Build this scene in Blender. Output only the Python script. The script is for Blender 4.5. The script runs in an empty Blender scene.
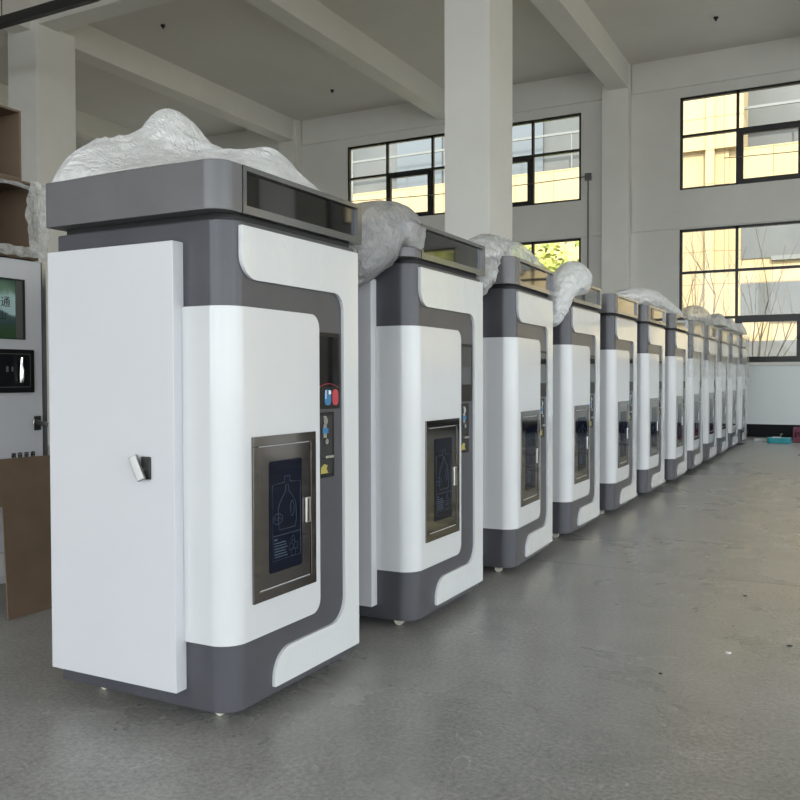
import bpy, bmesh, math, random
from mathutils import Vector, Matrix, noise
random.seed(7)
S = bpy.context.scene
COL = S.collection
PI = math.pi
# ------------------------------------------------------------------ camera
FPX, YAW, PITCH, ROLL = 865.2158, .4859, .0241, -.0024
cd = bpy.data.cameras.new('camera'); cam = bpy.data.objects.new('camera', cd); COL.objects.link(cam)
cd.sensor_width = 36; cd.sensor_fit = 'HORIZONTAL'; cd.lens = FPX / 800 * 36; cd.clip_end = 300; cd.clip_start = .02
fwd = Vector((-math.sin(YAW)*math.cos(PITCH), math.cos(YAW)*math.cos(PITCH), -math.sin(PITCH)))
rgt = Vector((math.cos(YAW), math.sin(YAW), 0)); up = rgt.cross(fwd)
r2 = rgt*math.cos(ROLL) + up*math.sin(ROLL); u2 = -rgt*math.sin(ROLL) + up*math.cos(ROLL)
cam.matrix_world = Matrix(((r2.x, u2.x, -fwd.x, 1.925), (r2.y, u2.y, -fwd.y, -2.379), (r2.z, u2.z, -fwd.z, 1.24), (0, 0, 0, 1)))
S.camera = cam
# ------------------------------------------------------------------ world, sun, daylight portals, exposure
w = bpy.data.worlds.new('daylight_sky'); S.world = w; w.use_nodes = True
bgn = w.node_tree.nodes['Background']; bgn.inputs[0].default_value = (.90, .96, 1.0, 1); bgn.inputs[1].default_value = 1.0
sd = bpy.data.lights.new('sun', 'SUN'); sun = bpy.data.objects.new('sun', sd); COL.objects.link(sun)
sd.energy = 1.35; sd.angle = .02; sd.color = (1, .95, .85)
sun.rotation_euler = Vector((-.30, .80, -.55)).to_track_quat('-Z', 'Y').to_euler()
def portal(name, loc, direction, sx, sy):
    d = bpy.data.lights.new(name, 'AREA'); d.shape = 'RECTANGLE'; d.size = sx; d.size_y = sy; d.energy = 1
    d.cycles.is_portal = True
    o = bpy.data.objects.new(name, d); COL.objects.link(o); o.location = loc
    o.rotation_euler = Vector(direction).to_track_quat('-Z', 'Z' if abs(direction[2]) < .5 else 'Y').to_euler()
FRONT_Y, BACK_Y, LEFT_X, RIGHT_X = -14.0, 17.34, -24.0, 10.5
CEIL, BEAM = 8.25, 7.68
ROPEN = [(-13.4, -4.9, 5.2), (-4.1, 4.2, 5.2), (5.0, 9.0, 5.2), (9.6, 13.8, 5.0)]
for a, b, h in ROPEN: portal('daylight_doorway', (RIGHT_X+.1, (a+b)/2, h/2), (-1, 0, 0), b-a, h)
FOPEN = [(-9.0, -2.9), (-2.3, 4.6), (5.6, 10.2)]
for a, b in FOPEN: portal('daylight_doorway', ((a+b)/2, FRONT_Y-.1, 3.7), (0, 1, 0), b-a, 7.4)
S.view_settings.view_transform = 'Standard'; S.view_settings.look = 'None'; S.view_settings.gamma = 1
S.view_settings.use_curve_mapping = False
S.view_settings.exposure = 2.33
S.cycles.max_bounces = 10; S.cycles.diffuse_bounces = 6; S.cycles.glossy_bounces = 4; S.cycles.transparent_max_bounces = 24
S.cycles.use_denoising = True; S.cycles.sample_clamp_indirect = 6; S.cycles.caustics_reflective = False; S.cycles.caustics_refractive = False

# ------------------------------------------------------------------ materials
def mat(name, color, rough=.5, metal=0., coat=0., spec=.5):
    m = bpy.data.materials.new(name); m.use_nodes = True
    b = m.node_tree.nodes['Principled BSDF']
    b.inputs['Base Color'].default_value = (*color, 1); b.inputs['Roughness'].default_value = rough
    b.inputs['Metallic'].default_value = metal; b.inputs['Coat Weight'].default_value = coat; b.inputs['Coat Roughness'].default_value = .06
    b.inputs['Specular IOR Level'].default_value = spec
    return m
def nodes(m): return m.node_tree.nodes, m.node_tree.links, m.node_tree.nodes['Principled BSDF']
def nz(m, scale, detail=4, rough=.55, dist=0., vec=None):
    N, L, b = nodes(m); n = N.new('ShaderNodeTexNoise'); n.inputs['Scale'].default_value = scale
    n.inputs['Detail'].default_value = detail; n.inputs['Roughness'].default_value = rough; n.inputs['Distortion'].default_value = dist
    if vec is None:
        t = N.get('TC') or N.new('ShaderNodeTexCoord'); t.name = 'TC'; vec = t.outputs['Object']
    L.new(vec, n.inputs['Vector']); return n
def ramp(m, src, stops):
    N, L, b = nodes(m); r = N.new('ShaderNodeValToRGB'); L.new(src, r.inputs[0]); e = r.color_ramp.elements
    while len(e) > 1: e.remove(e[-1])
    for p, c in stops[1:]: e.new(p)
    for k, (p, c) in enumerate(stops):
        e[k].position = p; e[k].color = (*c, 1) if len(c) == 3 else c
    return r
def bump(m, src, strength, dist=.01):
    N, L, b = nodes(m); n = N.new('ShaderNodeBump'); n.inputs['Strength'].default_value = strength; n.inputs['Distance'].default_value = dist
    L.new(src, n.inputs['Height']); L.new(n.outputs[0], b.inputs['Normal']); return n
def g(v): return (v, v, v)
def vary(name, c0, c1, scale, rough=.5, metal=0., bmp=0., coat=0., detail=5):
    m = mat(name, c0, rough, metal, coat); n = nz(m, scale, detail); r = ramp(m, n.outputs[0], [(.35, c0), (.68, c1)])
    m.node_tree.links.new(r.outputs[0], nodes(m)[2].inputs['Base Color'])
    if bmp: bump(m, n.outputs[0], bmp)
    return m
M = {}
M['white'] = vary('white_gloss_paint', (.60, .615, .635), (.625, .635, .65), 3, .22, coat=.35)
M['door_white'] = vary('white_satin_paint', (.60, .61, .645), (.62, .63, .66), 2, .34, coat=.1)
M['film_white'] = mat('white_paint_under_film', (.64, .66, .675), .2, 0, .5)
bump(M['film_white'], nz(M['film_white'], 9, 3, .5, .6).outputs[0], .35, .01)
M['grey'] = vary('dark_grey_coated_steel', (.070, .071, .083), (.082, .083, .095), 4, .30, .05)
M['cap'] = vary('grey_satin_steel', (.13, .13, .137), (.155, .155, .16), 3, .34, .12, .05)
M['bezel'] = mat('grey_polished_frame', (.22, .225, .235), .14, .7)
M['black'] = mat('black_plastic', (.008, .008, .010), .4, 0, 0, .2)
for q in ('grey', 'cap'): nodes(M[q])[2].inputs['Specular IOR Level'].default_value = .32
M['dark'] = mat('dark_recess', (.02, .02, .022), .7)
M['glass_black'] = mat('black_glass', (.006, .006, .007), .03, 0, .35, .5)
M['smoked'] = mat('smoked_blue_glass', (.003, .005, .014), .04, 0, 0, .14)
M['steel'] = vary('polished_stainless', (.15, .14, .135), (.20, .19, .185), 2, .07, 1.)
M['chrome'] = mat('chrome', (.75, .75, .74), .14, 1.)
M['lever'] = mat('worn_chrome', (.33, .33, .32), .42, .8)
M['brushed'] = vary('brushed_steel', (.5, .5, .49), (.62, .62, .6), 30, .3, 1.)
M['etch'] = mat('pale_blue_print', (.07, .10, .15), .6)
M['caster'] = mat('cream_nylon', (.62, .60, .50), .4)
M['red'] = mat('red_icon', (.42, .035, .06), .4); M['blue'] = mat('blue_icon', (.02, .15, .34), .4)
M['yellow'] = mat('yellow_sticker', (.36, .32, .07), .5); M['label_white'] = mat('white_label', (.8, .8, .8), .5)
M['wall'] = vary('painted_wall', (.73, .72, .69), (.78, .77, .74), .9, .75, 0, .06)
M['ceiling'] = vary('ceiling_paint', (.68, .65, .60), (.72, .69, .64), .7, .85)
M['beam'] = vary('beam_paint', (.75, .73, .68), (.79, .77, .72), .8, .8)
M['column'] = vary('column_paint', (.80, .79, .75), (.84, .83, .79), 1.1, .6, 0, .05)
M['blackframe'] = mat('black_aluminium', (.012, .012, .012), .4)
M['baseboard'] = mat('black_skirting', (.005, .006, .008), .5, 0, 0, .2)
M['metal_dark'] = mat('dark_steel_pipe', (.02, .02, .02), .5)
M['conduit'] = mat('grey_conduit', (.14, .14, .13), .5)
M['card'] = vary('cardboard', (.14, .095, .060), (.17, .115, .074), 5, .85)
M['card_in'] = vary('cardboard_inside', (.13, .090, .060), (.155, .105, .07), 5, .85)
M['teal'] = mat('teal_plastic', (.01, .30, .36), .4); M['maroon'] = mat('maroon_plastic', (.16, .03, .06), .5)
M['paper'] = mat('white_paper', (.65, .66, .66), .7)
M['bark'] = mat('bark', (.20, .15, .12), .9)
M['leaf'] = vary('leaf_green', (.16, .22, .03), (.42, .40, .07), 1.2, .7)
M['ground'] = mat('outdoor_paving', (.32, .32, .31), .9)
M['facade_grey'] = vary('grey_facade', (.07, .072, .07), (.105, .105, .10), .3, .6)
M['winglass'] = mat('facade_glass', (.10, .11, .12), .15)
# floor: power-floated concrete with scuffs, cracks and one saw-cut joint
m = M['floor'] = mat('polished_concrete', (.2, .2, .2), .4); N, L, b = nodes(m)
big = nz(m, .55, 6, .6, .4); mid = nz(m, 4.0, 8, .65, .3); fine = nz(m, 55, 5, .75); blot = nz(m, 1.7, 4, .7, 1.5)
c1 = ramp(m, big.outputs[0], [(.30, (.245, .242, .233)), (.70, (.335, .332, .32))])
c2 = ramp(m, mid.outputs[0], [(.28, g(.86)), (.55, g(1.0)), (.8, g(1.10))])
c3 = ramp(m, fine.outputs[0], [(.30, g(.62)), (.5, g(1.0)), (.70, g(1.38))])
c4 = ramp(m, blot.outputs[0], [(.24, g(.84)), (.46, g(1.0))])
def mul(a, bb):
    x = N.new('ShaderNodeMix'); x.data_type = 'RGBA'; x.blend_type = 'MULTIPLY'; x.inputs[0].default_value = 1
    L.new(a, x.inputs[6]); L.new(bb, x.inputs[7]); return x.outputs[2]
v = N.new('ShaderNodeTexVoronoi'); v.feature = 'DISTANCE_TO_EDGE'; v.inputs['Scale'].default_value = .55
dn = nz(m, 2.5, 5); va = N.new('ShaderNodeVectorMath'); va.operation = 'ADD'
L.new(N['TC'].outputs['Object'], va.inputs[0]); L.new(dn.outputs['Color'], va.inputs[1]); L.new(va.outputs[0], v.inputs['Vector'])
c5 = ramp(m, v.outputs['Distance'], [(0, g(.87)), (.003, g(.94)), (.006, g(1))])
sx = N.new('ShaderNodeSeparateXYZ'); L.new(N['TC'].outputs['Object'], sx.inputs[0])
jm = N.new('ShaderNodeMath'); jm.operation = 'SUBTRACT'; jm.inputs[1].default_value = 3.27; L.new(sx.outputs['Y'], jm.inputs[0])
ja = N.new('ShaderNodeMath'); ja.operation = 'ABSOLUTE'; L.new(jm.outputs[0], ja.inputs[0])
c6 = ramp(m, ja.outputs[0], [(0, g(.5)), (.008, g(.6)), (.016, g(1))])
sc = N.new('ShaderNodeTexNoise'); sc.inputs['Scale'].default_value = 1.3; sc.inputs['Detail'].default_value = 2; sc.inputs['Distortion'].default_value = 2.5
L.new(N['TC'].outputs['Object'], sc.inputs['Vector'])
sm = N.new('ShaderNodeMath'); sm.operation = 'SUBTRACT'; sm.inputs[1].default_value = .62; L.new(sc.outputs[0], sm.inputs[0])
sa = N.new('ShaderNodeMath'); sa.operation = 'ABSOLUTE'; L.new(sm.outputs[0], sa.inputs[0])
c7 = ramp(m, sa.outputs[0], [(0, g(1.35)), (.003, g(1.15)), (.007, g(1))])
L.new(mul(mul(mul(mul(mul(mul(c1.outputs[0], c2.outputs[0]), c3.outputs[0]), c4.outputs[0]), c5.outputs[0]), c6.outputs[0]), c7.outputs[0]), b.inputs['Base Color'])
rr = ramp(m, big.outputs[0], [(.3, g(.24)), (.7, g(.33))]); L.new(rr.outputs[0], b.inputs['Roughness'])
bump(m, fine.outputs[0], .12, .004)
# yellow facade panels with joints
m = M['facade'] = mat('yellow_facade', (.62, .44, .17), .8); N, L, b = nodes(m)
br = N.new('ShaderNodeTexBrick'); t = N.new('ShaderNodeTexCoord'); mp = N.new('ShaderNodeMapping'); mp.inputs['Rotation'].default_value = (PI/2, 0, 0)
L.new(t.outputs['Object'], mp.inputs[0]); L.new(mp.outputs[0], br.inputs['Vector'])
br.offset = 0; br.inputs['Scale'].default_value = 1; br.inputs['Brick Width'].default_value = 1.75; br.inputs['Row Height'].default_value = 1.3
br.inputs['Mortar Size'].default_value = .018
br.inputs['Color1'].default_value = (.40, .30, .16, 1); br.inputs['Color2'].default_value = (.37, .275, .145, 1); br.inputs['Mortar'].default_value = (.22, .155, .07, 1)
L.new(br.outputs['Color'], b.inputs['Base Color'])
# clear window panes and crinkled plastic film
def glassy(name, fac_lo, fac_hi, tint=(1, 1, 1)):
    m = bpy.data.materials.new(name); m.use_nodes = True; N, L = m.node_tree.nodes, m.node_tree.links; N.clear()
    o = N.new('ShaderNodeOutputMaterial'); tr = N.new('ShaderNodeBsdfTransparent'); tr.inputs[0].default_value = (*tint, 1)
    gl = N.new('ShaderNodeBsdfGlossy'); gl.inputs['Roughness'].default_value = .02
    fr = N.new('ShaderNodeFresnel'); fr.inputs[0].default_value = 1.45; mx = N.new('ShaderNodeMixShader')
    ge = N.new('ShaderNodeNewGeometry'); iv = N.new('ShaderNodeMath'); iv.operation = 'SUBTRACT'; iv.inputs[0].default_value = 1; L.new(ge.outputs['Backfacing'], iv.inputs[1])
    mf = N.new('ShaderNodeMath'); mf.operation = 'MULTIPLY'; L.new(fr.outputs[0], mf.inputs[0]); L.new(iv.outputs[0], mf.inputs[1])
    L.new(mf.outputs[0], mx.inputs[0]); L.new(tr.outputs[0], mx.inputs[1]); L.new(gl.outputs[0], mx.inputs[2]); L.new(mx.outputs[0], o.inputs[0])
    return m
M['pane'] = glassy('window_glass', 0, 1, (.96, .98, .97))
def film(name, opacity, col=(.80, .82, .83), scale=14, spread=.18, gloss=.25, thru=.4):
    m = bpy.data.materials.new(name); m.use_nodes = True; N, L = m.node_tree.nodes, m.node_tree.links; N.clear()
    o = N.new('ShaderNodeOutputMaterial'); tr = N.new('ShaderNodeBsdfTransparent')
    df = N.new('ShaderNodeBsdfDiffuse'); df.inputs[0].default_value = (*col, 1); tl = N.new('ShaderNodeBsdfTranslucent'); tl.inputs[0].default_value = (*col, 1)
    gl = N.new('ShaderNodeBsdfGlossy'); gl.inputs['Roughness'].default_value = .18
    t = N.new('ShaderNodeTexCoord'); n = N.new('ShaderNodeTexNoise'); n.inputs['Scale'].default_value = scale; n.inputs['Detail'].default_value = 8
    n.inputs['Roughness'].default_value = .7; n.inputs['Distortion'].default_value = 1.2
    L.new(t.outputs['Object'], n.inputs['Vector'])
    mr = N.new('ShaderNodeMapRange'); mr.inputs[1].default_value = .3; mr.inputs[2].default_value = .7
    mr.inputs[3].default_value = opacity-spread; mr.inputs[4].default_value = min(1, opacity+spread); L.new(n.outputs[0], mr.inputs[0])
    mp = N.new('ShaderNodeMapping'); mp.inputs['Rotation'].default_value = (.5, .4, .7); mp.inputs['Scale'].default_value = (5, 26, 11); L.new(t.outputs['Object'], mp.inputs[0])
    n2 = N.new('ShaderNodeTexNoise'); n2.inputs['Scale'].default_value = 1; n2.inputs['Detail'].default_value = 5; n2.inputs['Distortion'].default_value = 1.6; L.new(mp.outputs[0], n2.inputs['Vector'])
    k1 = N.new('ShaderNodeMath'); k1.operation = 'SUBTRACT'; k1.inputs[1].default_value = .5; L.new(n2.outputs[0], k1.inputs[0])
    k2 = N.new('ShaderNodeMath'); k2.operation = 'ABSOLUTE'; L.new(k1.outputs[0], k2.inputs[0])
    k3 = N.new('ShaderNodeMath'); k3.operation = 'MULTIPLY_ADD'; k3.inputs[1].default_value = -2.2; L.new(k2.outputs[0], k3.inputs[0]); L.new(n.outputs[0], k3.inputs[2])
    bp = N.new('ShaderNodeBump'); bp.inputs['Strength'].default_value = .6; bp.inputs['Distance'].default_value = .03; L.new(k3.outputs[0], bp.inputs['Height'])
    for s in (df, tl, gl): L.new(bp.outputs[0], s.inputs['Normal'])
    a = N.new('ShaderNodeMixShader'); a.inputs[0].default_value = thru; L.new(df.outputs[0], a.inputs[1]); L.new(tl.outputs[0], a.inputs[2])
    c = N.new('ShaderNodeMixShader'); c.inputs[0].default_value = gloss; L.new(a.outputs[0], c.inputs[1]); L.new(gl.outputs[0], c.inputs[2])
    d = N.new('ShaderNodeMixShader'); L.new(mr.outputs[0], d.inputs[0]); L.new(tr.outputs[0], d.inputs[1]); L.new(c.outputs[0], d.inputs[2]); L.new(d.outputs[0], o.inputs[0])
    return m
M['bag'] = film('crumpled_white_film', .86, (.96, .975, .98), 14, .14, .24, .15)
M['bag_grey'] = film('greyish_clear_film', .84, (.50, .51, .52), 16, .15)
M['bag_thin'] = film('thin_clear_film', .55, (.90, .93, .93), 12, .3, .3, .25)
M['wrap'] = film('stretched_clear_film', .20, (.80, .83, .83), 5, .14, .4)

# ------------------------------------------------------------------ mesh helpers
def box(bm, x0, y0, z0, x1, y1, z1):
    vs = [bm.verts.new(p) for p in ((x0,y0,z0),(x1,y0,z0),(x1,y1,z0),(x0,y1,z0),(x0,y0,z1),(x1,y0,z1),(x1,y1,z1),(x0,y1,z1))]
    for f in ((0,3,2,1),(4,5,6,7),(0,1,5,4),(1,2,6,5),(2,3,7,6),(3,0,4,7)): bm.faces.new([vs[i] for i in f])
def prism(bm, poly, axis, a, b):
    """extrude a 2D outline along an axis: x -> (y,z), y -> (x,z), z -> (x,y)"""
    def P(p, h): return (h, p[0], p[1]) if axis == 'x' else (p[0], h, p[1]) if axis == 'y' else (p[0], p[1], h)
    A = [bm.verts.new(P(p, a)) for p in poly]; B = [bm.verts.new(P(p, b)) for p in poly]; n = len(poly)
    bm.faces.new(A[::-1]); bm.faces.new(B)
    for i in range(n): bm.faces.new((A[i], A[(i+1) % n], B[(i+1) % n], B[i]))
def rounded(pts, segs=8):
    """polygon with (x, y, radius) corners"""
    out = []; n = len(pts)
    for i in range(n):
        p = Vector(pts[i][:2]); r = pts[i][2] if len(pts[i]) > 2 else 0
        if r <= 0: out.append(tuple(p)); continue
        a = (Vector(pts[i-1][:2]) - p).normalized(); c = (Vector(pts[(i+1) % n][:2]) - p).normalized()
        ang = a.angle(c); d = r / math.tan(ang/2); ctr = p + (a+c).normalized() * (r / math.sin(ang/2))
        s = p + a*d - ctr; e = p + c*d - ctr; tot = s.angle_signed(e)
        for k in range(segs+1):
            t = -tot*k/segs; v2 = Vector((s.x*math.cos(t)-s.y*math.sin(t), s.x*math.sin(t)+s.y*math.cos(t)))
            out.append(tuple(ctr+v2))
    return out
def tube(bm, pts, r, seg=8, closed=False):
    rings = []; n = len(pts); P = [Vector(p) for p in pts]; rad = r if isinstance(r, (list, tuple)) else [r]*n
    for i, p in enumerate(P):
        t = ((P[(i+1) % n] if closed or i < n-1 else p) - (P[i-1] if closed or i > 0 else p)).normalized()
        u = t.orthogonal().normalized() if abs(t.z) > .95 else t.cross(Vector((0,0,1))).normalized()
        q = t.cross(u)
        rings.append([bm.verts.new(p + (u*math.cos(2*PI*k/seg) + q*math.sin(2*PI*k/seg))*rad[i]) for k in range(seg)])
    for i in range(n if closed else n-1):
        A, B = rings[i], rings[(i+1) % n]
        for k in range(seg): bm.faces.new((A[k], A[(k+1) % seg], B[(k+1) % seg], B[k]))
    if not closed: bm.faces.new(rings[0][::-1]); bm.faces.new(rings[-1])
def finish(bm, ang=35):
    bmesh.ops.recalc_face_normals(bm, faces=bm.faces)
    for f in bm.faces: f.smooth = True
    for e in bm.edges:
        if len(e.link_faces) == 2 and e.calc_face_angle(0) > math.radians(ang): e.smooth = False
def bev(bm, w, ang=40, seg=2):
    bmesh.ops.recalc_face_normals(bm, faces=bm.faces)
    es = [e for e in bm.edges if len(e.link_faces) == 2 and e.calc_face_angle(0) > math.radians(ang)]
    bmesh.ops.bevel(bm, geom=es, offset=w, segments=seg, affect='EDGES', profile=.5, clamp_overlap=True)
def link(name, bm, m, parent=None, off=(0, 0, 0), loc=None, fin=True):
    if off != (0, 0, 0): bmesh.ops.translate(bm, verts=bm.verts, vec=Vector(off))
    if fin: finish(bm)
    me = bpy.data.meshes.new(name); bm.to_mesh(me); bm.free()
    for mm in (m if isinstance(m, list) else [m]): me.materials.append(mm)
    o = bpy.data.objects.new(name, me); COL.objects.link(o)
    if fin:
        wn = o.modifiers.new('weighted_normal', 'WEIGHTED_NORMAL'); wn.keep_sharp = True; wn.weight = 80
    if parent: o.parent = parent
    if loc: o.location = loc
    return o
def tag(o, label, cat, group=None, kind=None):
    o['label'] = label; o['category'] = cat
    if group: o['group'] = group
    if kind: o['kind'] = kind
    return o
def empty(name, loc, rz=0):
    o = bpy.data.objects.new(name, None); COL.objects.link(o); o.location = loc; o.rotation_euler = (0, 0, rz); o.empty_display_size = .1; return o
def copy_tree(o, parent=None, skip=()):
    c = o.copy(); COL.objects.link(c); c.parent = parent
    for ch in o.children:
        if ch.name not in skip: copy_tree(ch, c, skip)
    return c
def struct(name, bm, m, label, cat, parent=None):
    o = link(name, bm, m, parent); o['kind'] = 'structure'
    if not parent: o['label'] = label; o['category'] = cat
    return o
def boxes(*bs):
    bm = bmesh.new()
    for q in bs: box(bm, *q)
    return bm

# ------------------------------------------------------------------ the hall
struct('floor', boxes((LEFT_X, FRONT_Y, -.2, RIGHT_X, BACK_Y, 0)), M['floor'], 'grey power-floated concrete floor of the hall', 'floor')
struct('ceiling', boxes((LEFT_X-.3, FRONT_Y-.3, CEIL, RIGHT_X+.3, BACK_Y+.3, CEIL+.35)), M['ceiling'], 'flat painted concrete ceiling between the beams', 'ceiling')
struct('outdoor_ground', boxes((-80, -80, -.4, 80, 90, -.22)), M['ground'], 'paved ground outside the hall', 'ground')
# back wall with its upper and lower window bands; three bays
BAYS = [(-18.93, -12.63), (-10.05, -3.75), (-1.55, 4.75), (6.75, 10.2)]
UZ, LZ = (5.35, 7.37), (1.58, 4.50)
bm = bmesh.new(); xs = [LEFT_X] + [v for b in BAYS for v in b] + [RIGHT_X]
for i in range(0, len(xs), 2): box(bm, xs[i], BACK_Y, 0, xs[i+1], BACK_Y+.3, CEIL)
for a, b in BAYS:
    box(bm, a, BACK_Y, 0, b, BACK_Y+.3, LZ[0]); box(bm, a, BACK_Y, LZ[1], b, BACK_Y+.3, UZ[0]); box(bm, a, BACK_Y, UZ[1], b, BACK_Y+.3, CEIL)
struct('wall_back', bm, M['wall'], 'off-white back wall with two bands of black-framed windows', 'wall')
PIL = [-20.60, -11.75, -2.87, 6.03]
bm = bmesh.new()
for i in range(len(PIL)):                       # spandrel and edge beams stand slightly proud of the wall
    a = PIL[i]+.3; b = PIL[i+1]-.3 if i < 3 else RIGHT_X
    box(bm, a, BACK_Y-.05, LZ[1]+.02, b, BACK_Y-.002, UZ[0]); box(bm, a, BACK_Y-.05, UZ[1]+.22, b, BACK_Y-.002, CEIL)
struct('trim_1', bm, M['wall'], 'painted concrete spandrel band across the back wall', 'trim')
bm = bmesh.new()
for a, b in BAYS: box(bm, a-.06, BACK_Y-.10, LZ[0]-.07, b+.06, BACK_Y-.002, LZ[0]-.01)
struct('trim_2', bm, M['column'], 'pale sill under the lower back windows', 'trim')
M['border'] = mat('glossy_pale_border', (.80, .86, .86), .25, 0, .3)  # foot of the back wall, paler and glossier than the wall above
struct('trim_3', boxes((LEFT_X, BACK_Y-.012, .27, RIGHT_X, BACK_Y-.001, LZ[0]-.07)), M['border'], 'paler glossy dado along the foot of the back wall', 'trim')
struct('baseboard_back', boxes((LEFT_X, BACK_Y-.025, 0, RIGHT_X, BACK_Y-.001, .27)), M['baseboard'], 'black skirting along the foot of the back wall', 'baseboard')
struct('wall_left', boxes((LEFT_X-.3, FRONT_Y, 0, LEFT_X, BACK_Y+.3, CEIL)), M['wall'], 'off-white left wall', 'wall')
bm = bmesh.new(); ys = [FRONT_Y] + [v for b in ROPEN for v in b[:2]] + [BACK_Y+.3]
for i in range(0, len(ys), 2): box(bm, RIGHT_X, ys[i], 0, RIGHT_X+.3, ys[i+1], CEIL)
for a, b, h in ROPEN: box(bm, RIGHT_X, a, h, RIGHT_X+.3, b, CEIL)
struct('wall_right', bm, M['wall'], 'right wall with open loading doorways', 'wall')
bm = bmesh.new(); xs = [LEFT_X-.3] + [v for b in FOPEN for v in b] + [RIGHT_X+.3]
for i in range(0, len(xs), 2): box(bm, xs[i], FRONT_Y-.3, 0, xs[i+1], FRONT_Y, CEIL)
for a, b in FOPEN: box(bm, a, FRONT_Y-.3, 7.4, b, FRONT_Y, CEIL)
struct('wall_front', bm, M['wall'], 'front wall with tall open doorways behind the camera', 'wall')
struct('reflection_panel', boxes((RIGHT_X-.06, 14.1, 0, RIGHT_X-.002, 17.2, 6.2)), M['metal_dark'], 'unseen dark panel added in the back right corner to darken reflections', 'door')  # dark panel added out of view so the machine fronts reflect something dark
# beams: every 4.45 m along the hall, cross beams over the column line
k = 0
BX = [-20.62, -16.25, -11.78, -7.17, -2.83, 1.55, 6.03]
for i, x in enumerate(BX):
    if i % 2 == 0: z, hw = BEAM, .215
    else: z, hw = BEAM+.02, .19
    struct('ceiling_beam', boxes((x-hw, FRONT_Y, z, x+hw, BACK_Y-.05, CEIL)), M['beam'], ['concrete ceiling beam far to the left', 'secondary beam crossing behind the left pillar', 'ceiling beam landing on the left pillar and the wall pier behind the first machine', 'secondary ceiling beam running behind the tall centre pillar', 'ceiling beam landing on the pier right of the centre pillar', 'secondary ceiling beam out to the right', 'ceiling beam far to the right'][i], 'beam')
struct('cross_beam', boxes((LEFT_X, 8.72, BEAM+.1, RIGHT_X, 9.15, CEIL)), M['beam'], 'cross beam running along the row of pillars', 'beam')
for x, lab in zip(PIL, ['wall pier far left on the back wall', 'wall pier behind the heap of film on the first machine', 'wall pier between the two bays of back windows', 'wall pier at the right of the back windows']):
    bm = bmesh.new(); box(bm, x-.33, BACK_Y-.28, 0, x+.26, BACK_Y-.001, CEIL); bev(bm, .015)
    struct('wall_pier', bm, M['column'], lab, 'pillar')
for x, lab in ((-20.7, 'square pillar far to the left'), (-11.81, 'square off-white pillar at the left behind the cardboard box'), (-2.86, 'tall square white pillar in the middle of the hall'), (6.03, 'square pillar to the right of the aisle')):
    bm = bmesh.new(); hw = .395 if x < -11 else .34
    box(bm, x-hw, 8.66, 0, x+hw, 9.56, BEAM+.15); bev(bm, .02)
    struct('pillar', bm, M['column'], lab, 'pillar')

# windows
def window(idx, a, b, z0, z1, rows, sashes, mull=None):
    y0, y1 = BACK_Y+.03, BACK_Y+.11
    w0 = empty('window_%d' % idx, ((a+b)/2, BACK_Y, z0)); w0['kind'] = 'structure'
    off = (-(a+b)/2, -BACK_Y, -z0)
    ms = mull or [a, a+1.18, a+2.48, a+3.82, a+5.12, b]
    bm = bmesh.new(); t = .055
    box(bm, a, y0, z0, b, y1, z0+t); box(bm, a, y0, z1-t, b, y1, z1)
    for x in ms:
        xx = min(max(x, a+t/2), b-t/2); box(bm, xx-t/2, y0, z0, xx+t/2, y1, z1)
    for r in rows[1:-1]: box(bm, a, y0-.005, r-t/2, b, y1+.005, r+t/2)
    link('window_frame', bm, M['blackframe'], w0, off)
    for (ci, ri) in sashes:
        bm = bmesh.new(); xa, xb, za, zb = ms[ci]+.02, ms[ci+1]-.02, rows[ri]+.02, rows[ri+1]-.02; s = .10
        yy0, yy1 = y0-.035, y1-.03
        box(bm, xa, yy0, za, xb, yy1, za+s); box(bm, xa, yy0, zb-s, xb, yy1, zb); box(bm, xa, yy0, za+s, xa+s, yy1, zb-s); box(bm, xb-s, yy0, za+s, xb, yy1, zb-s)
        sh = link('sash', bm, M['blackframe'], w0, off)
        bm = boxes((xb-s*.7, yy0-.03, (za+zb)/2-.07, xb-s*.35, yy0, (za+zb)/2+.07)); link('sash_handle', bm, M['metal_dark'], sh, off)
    for i in range(len(ms)-1):
        for r in range(len(rows)-1):
            link('window_pane', boxes((ms[i]+.02, y0+.035, rows[r]+.02, ms[i+1]-.02, y0+.041, rows[r+1]-.02)), M['pane'], w0, off)
    w0['label'] = 'black-framed window %d of the back wall' % idx; w0['category'] = 'window'
    return w0
UR, LR = [UZ[0], 6.53, UZ[1]], [LZ[0], 2.55, 3.555, LZ[1]]
labs = {}
i = 0
for bi, (a, b) in enumerate(BAYS):
    mull = [a, a+1.18, a+2.32, b] if bi == 3 else None
    for z, rows in ((UZ, UR), (LZ, LR)):
        i += 1
        sash = [(1, 0)] if bi == 3 else [(1, 0), (3, 0)]
        wo = window(i, a, b, z[0], z[1], rows, sash, mull)
        wo['label'] = ('upper' if z is UZ else 'lower') + ' black-framed window of the back wall ' + ['far to the left', 'behind the tall centre pillar', 'at the right end of the row of machines', 'beyond the right edge'][bi]

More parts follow.
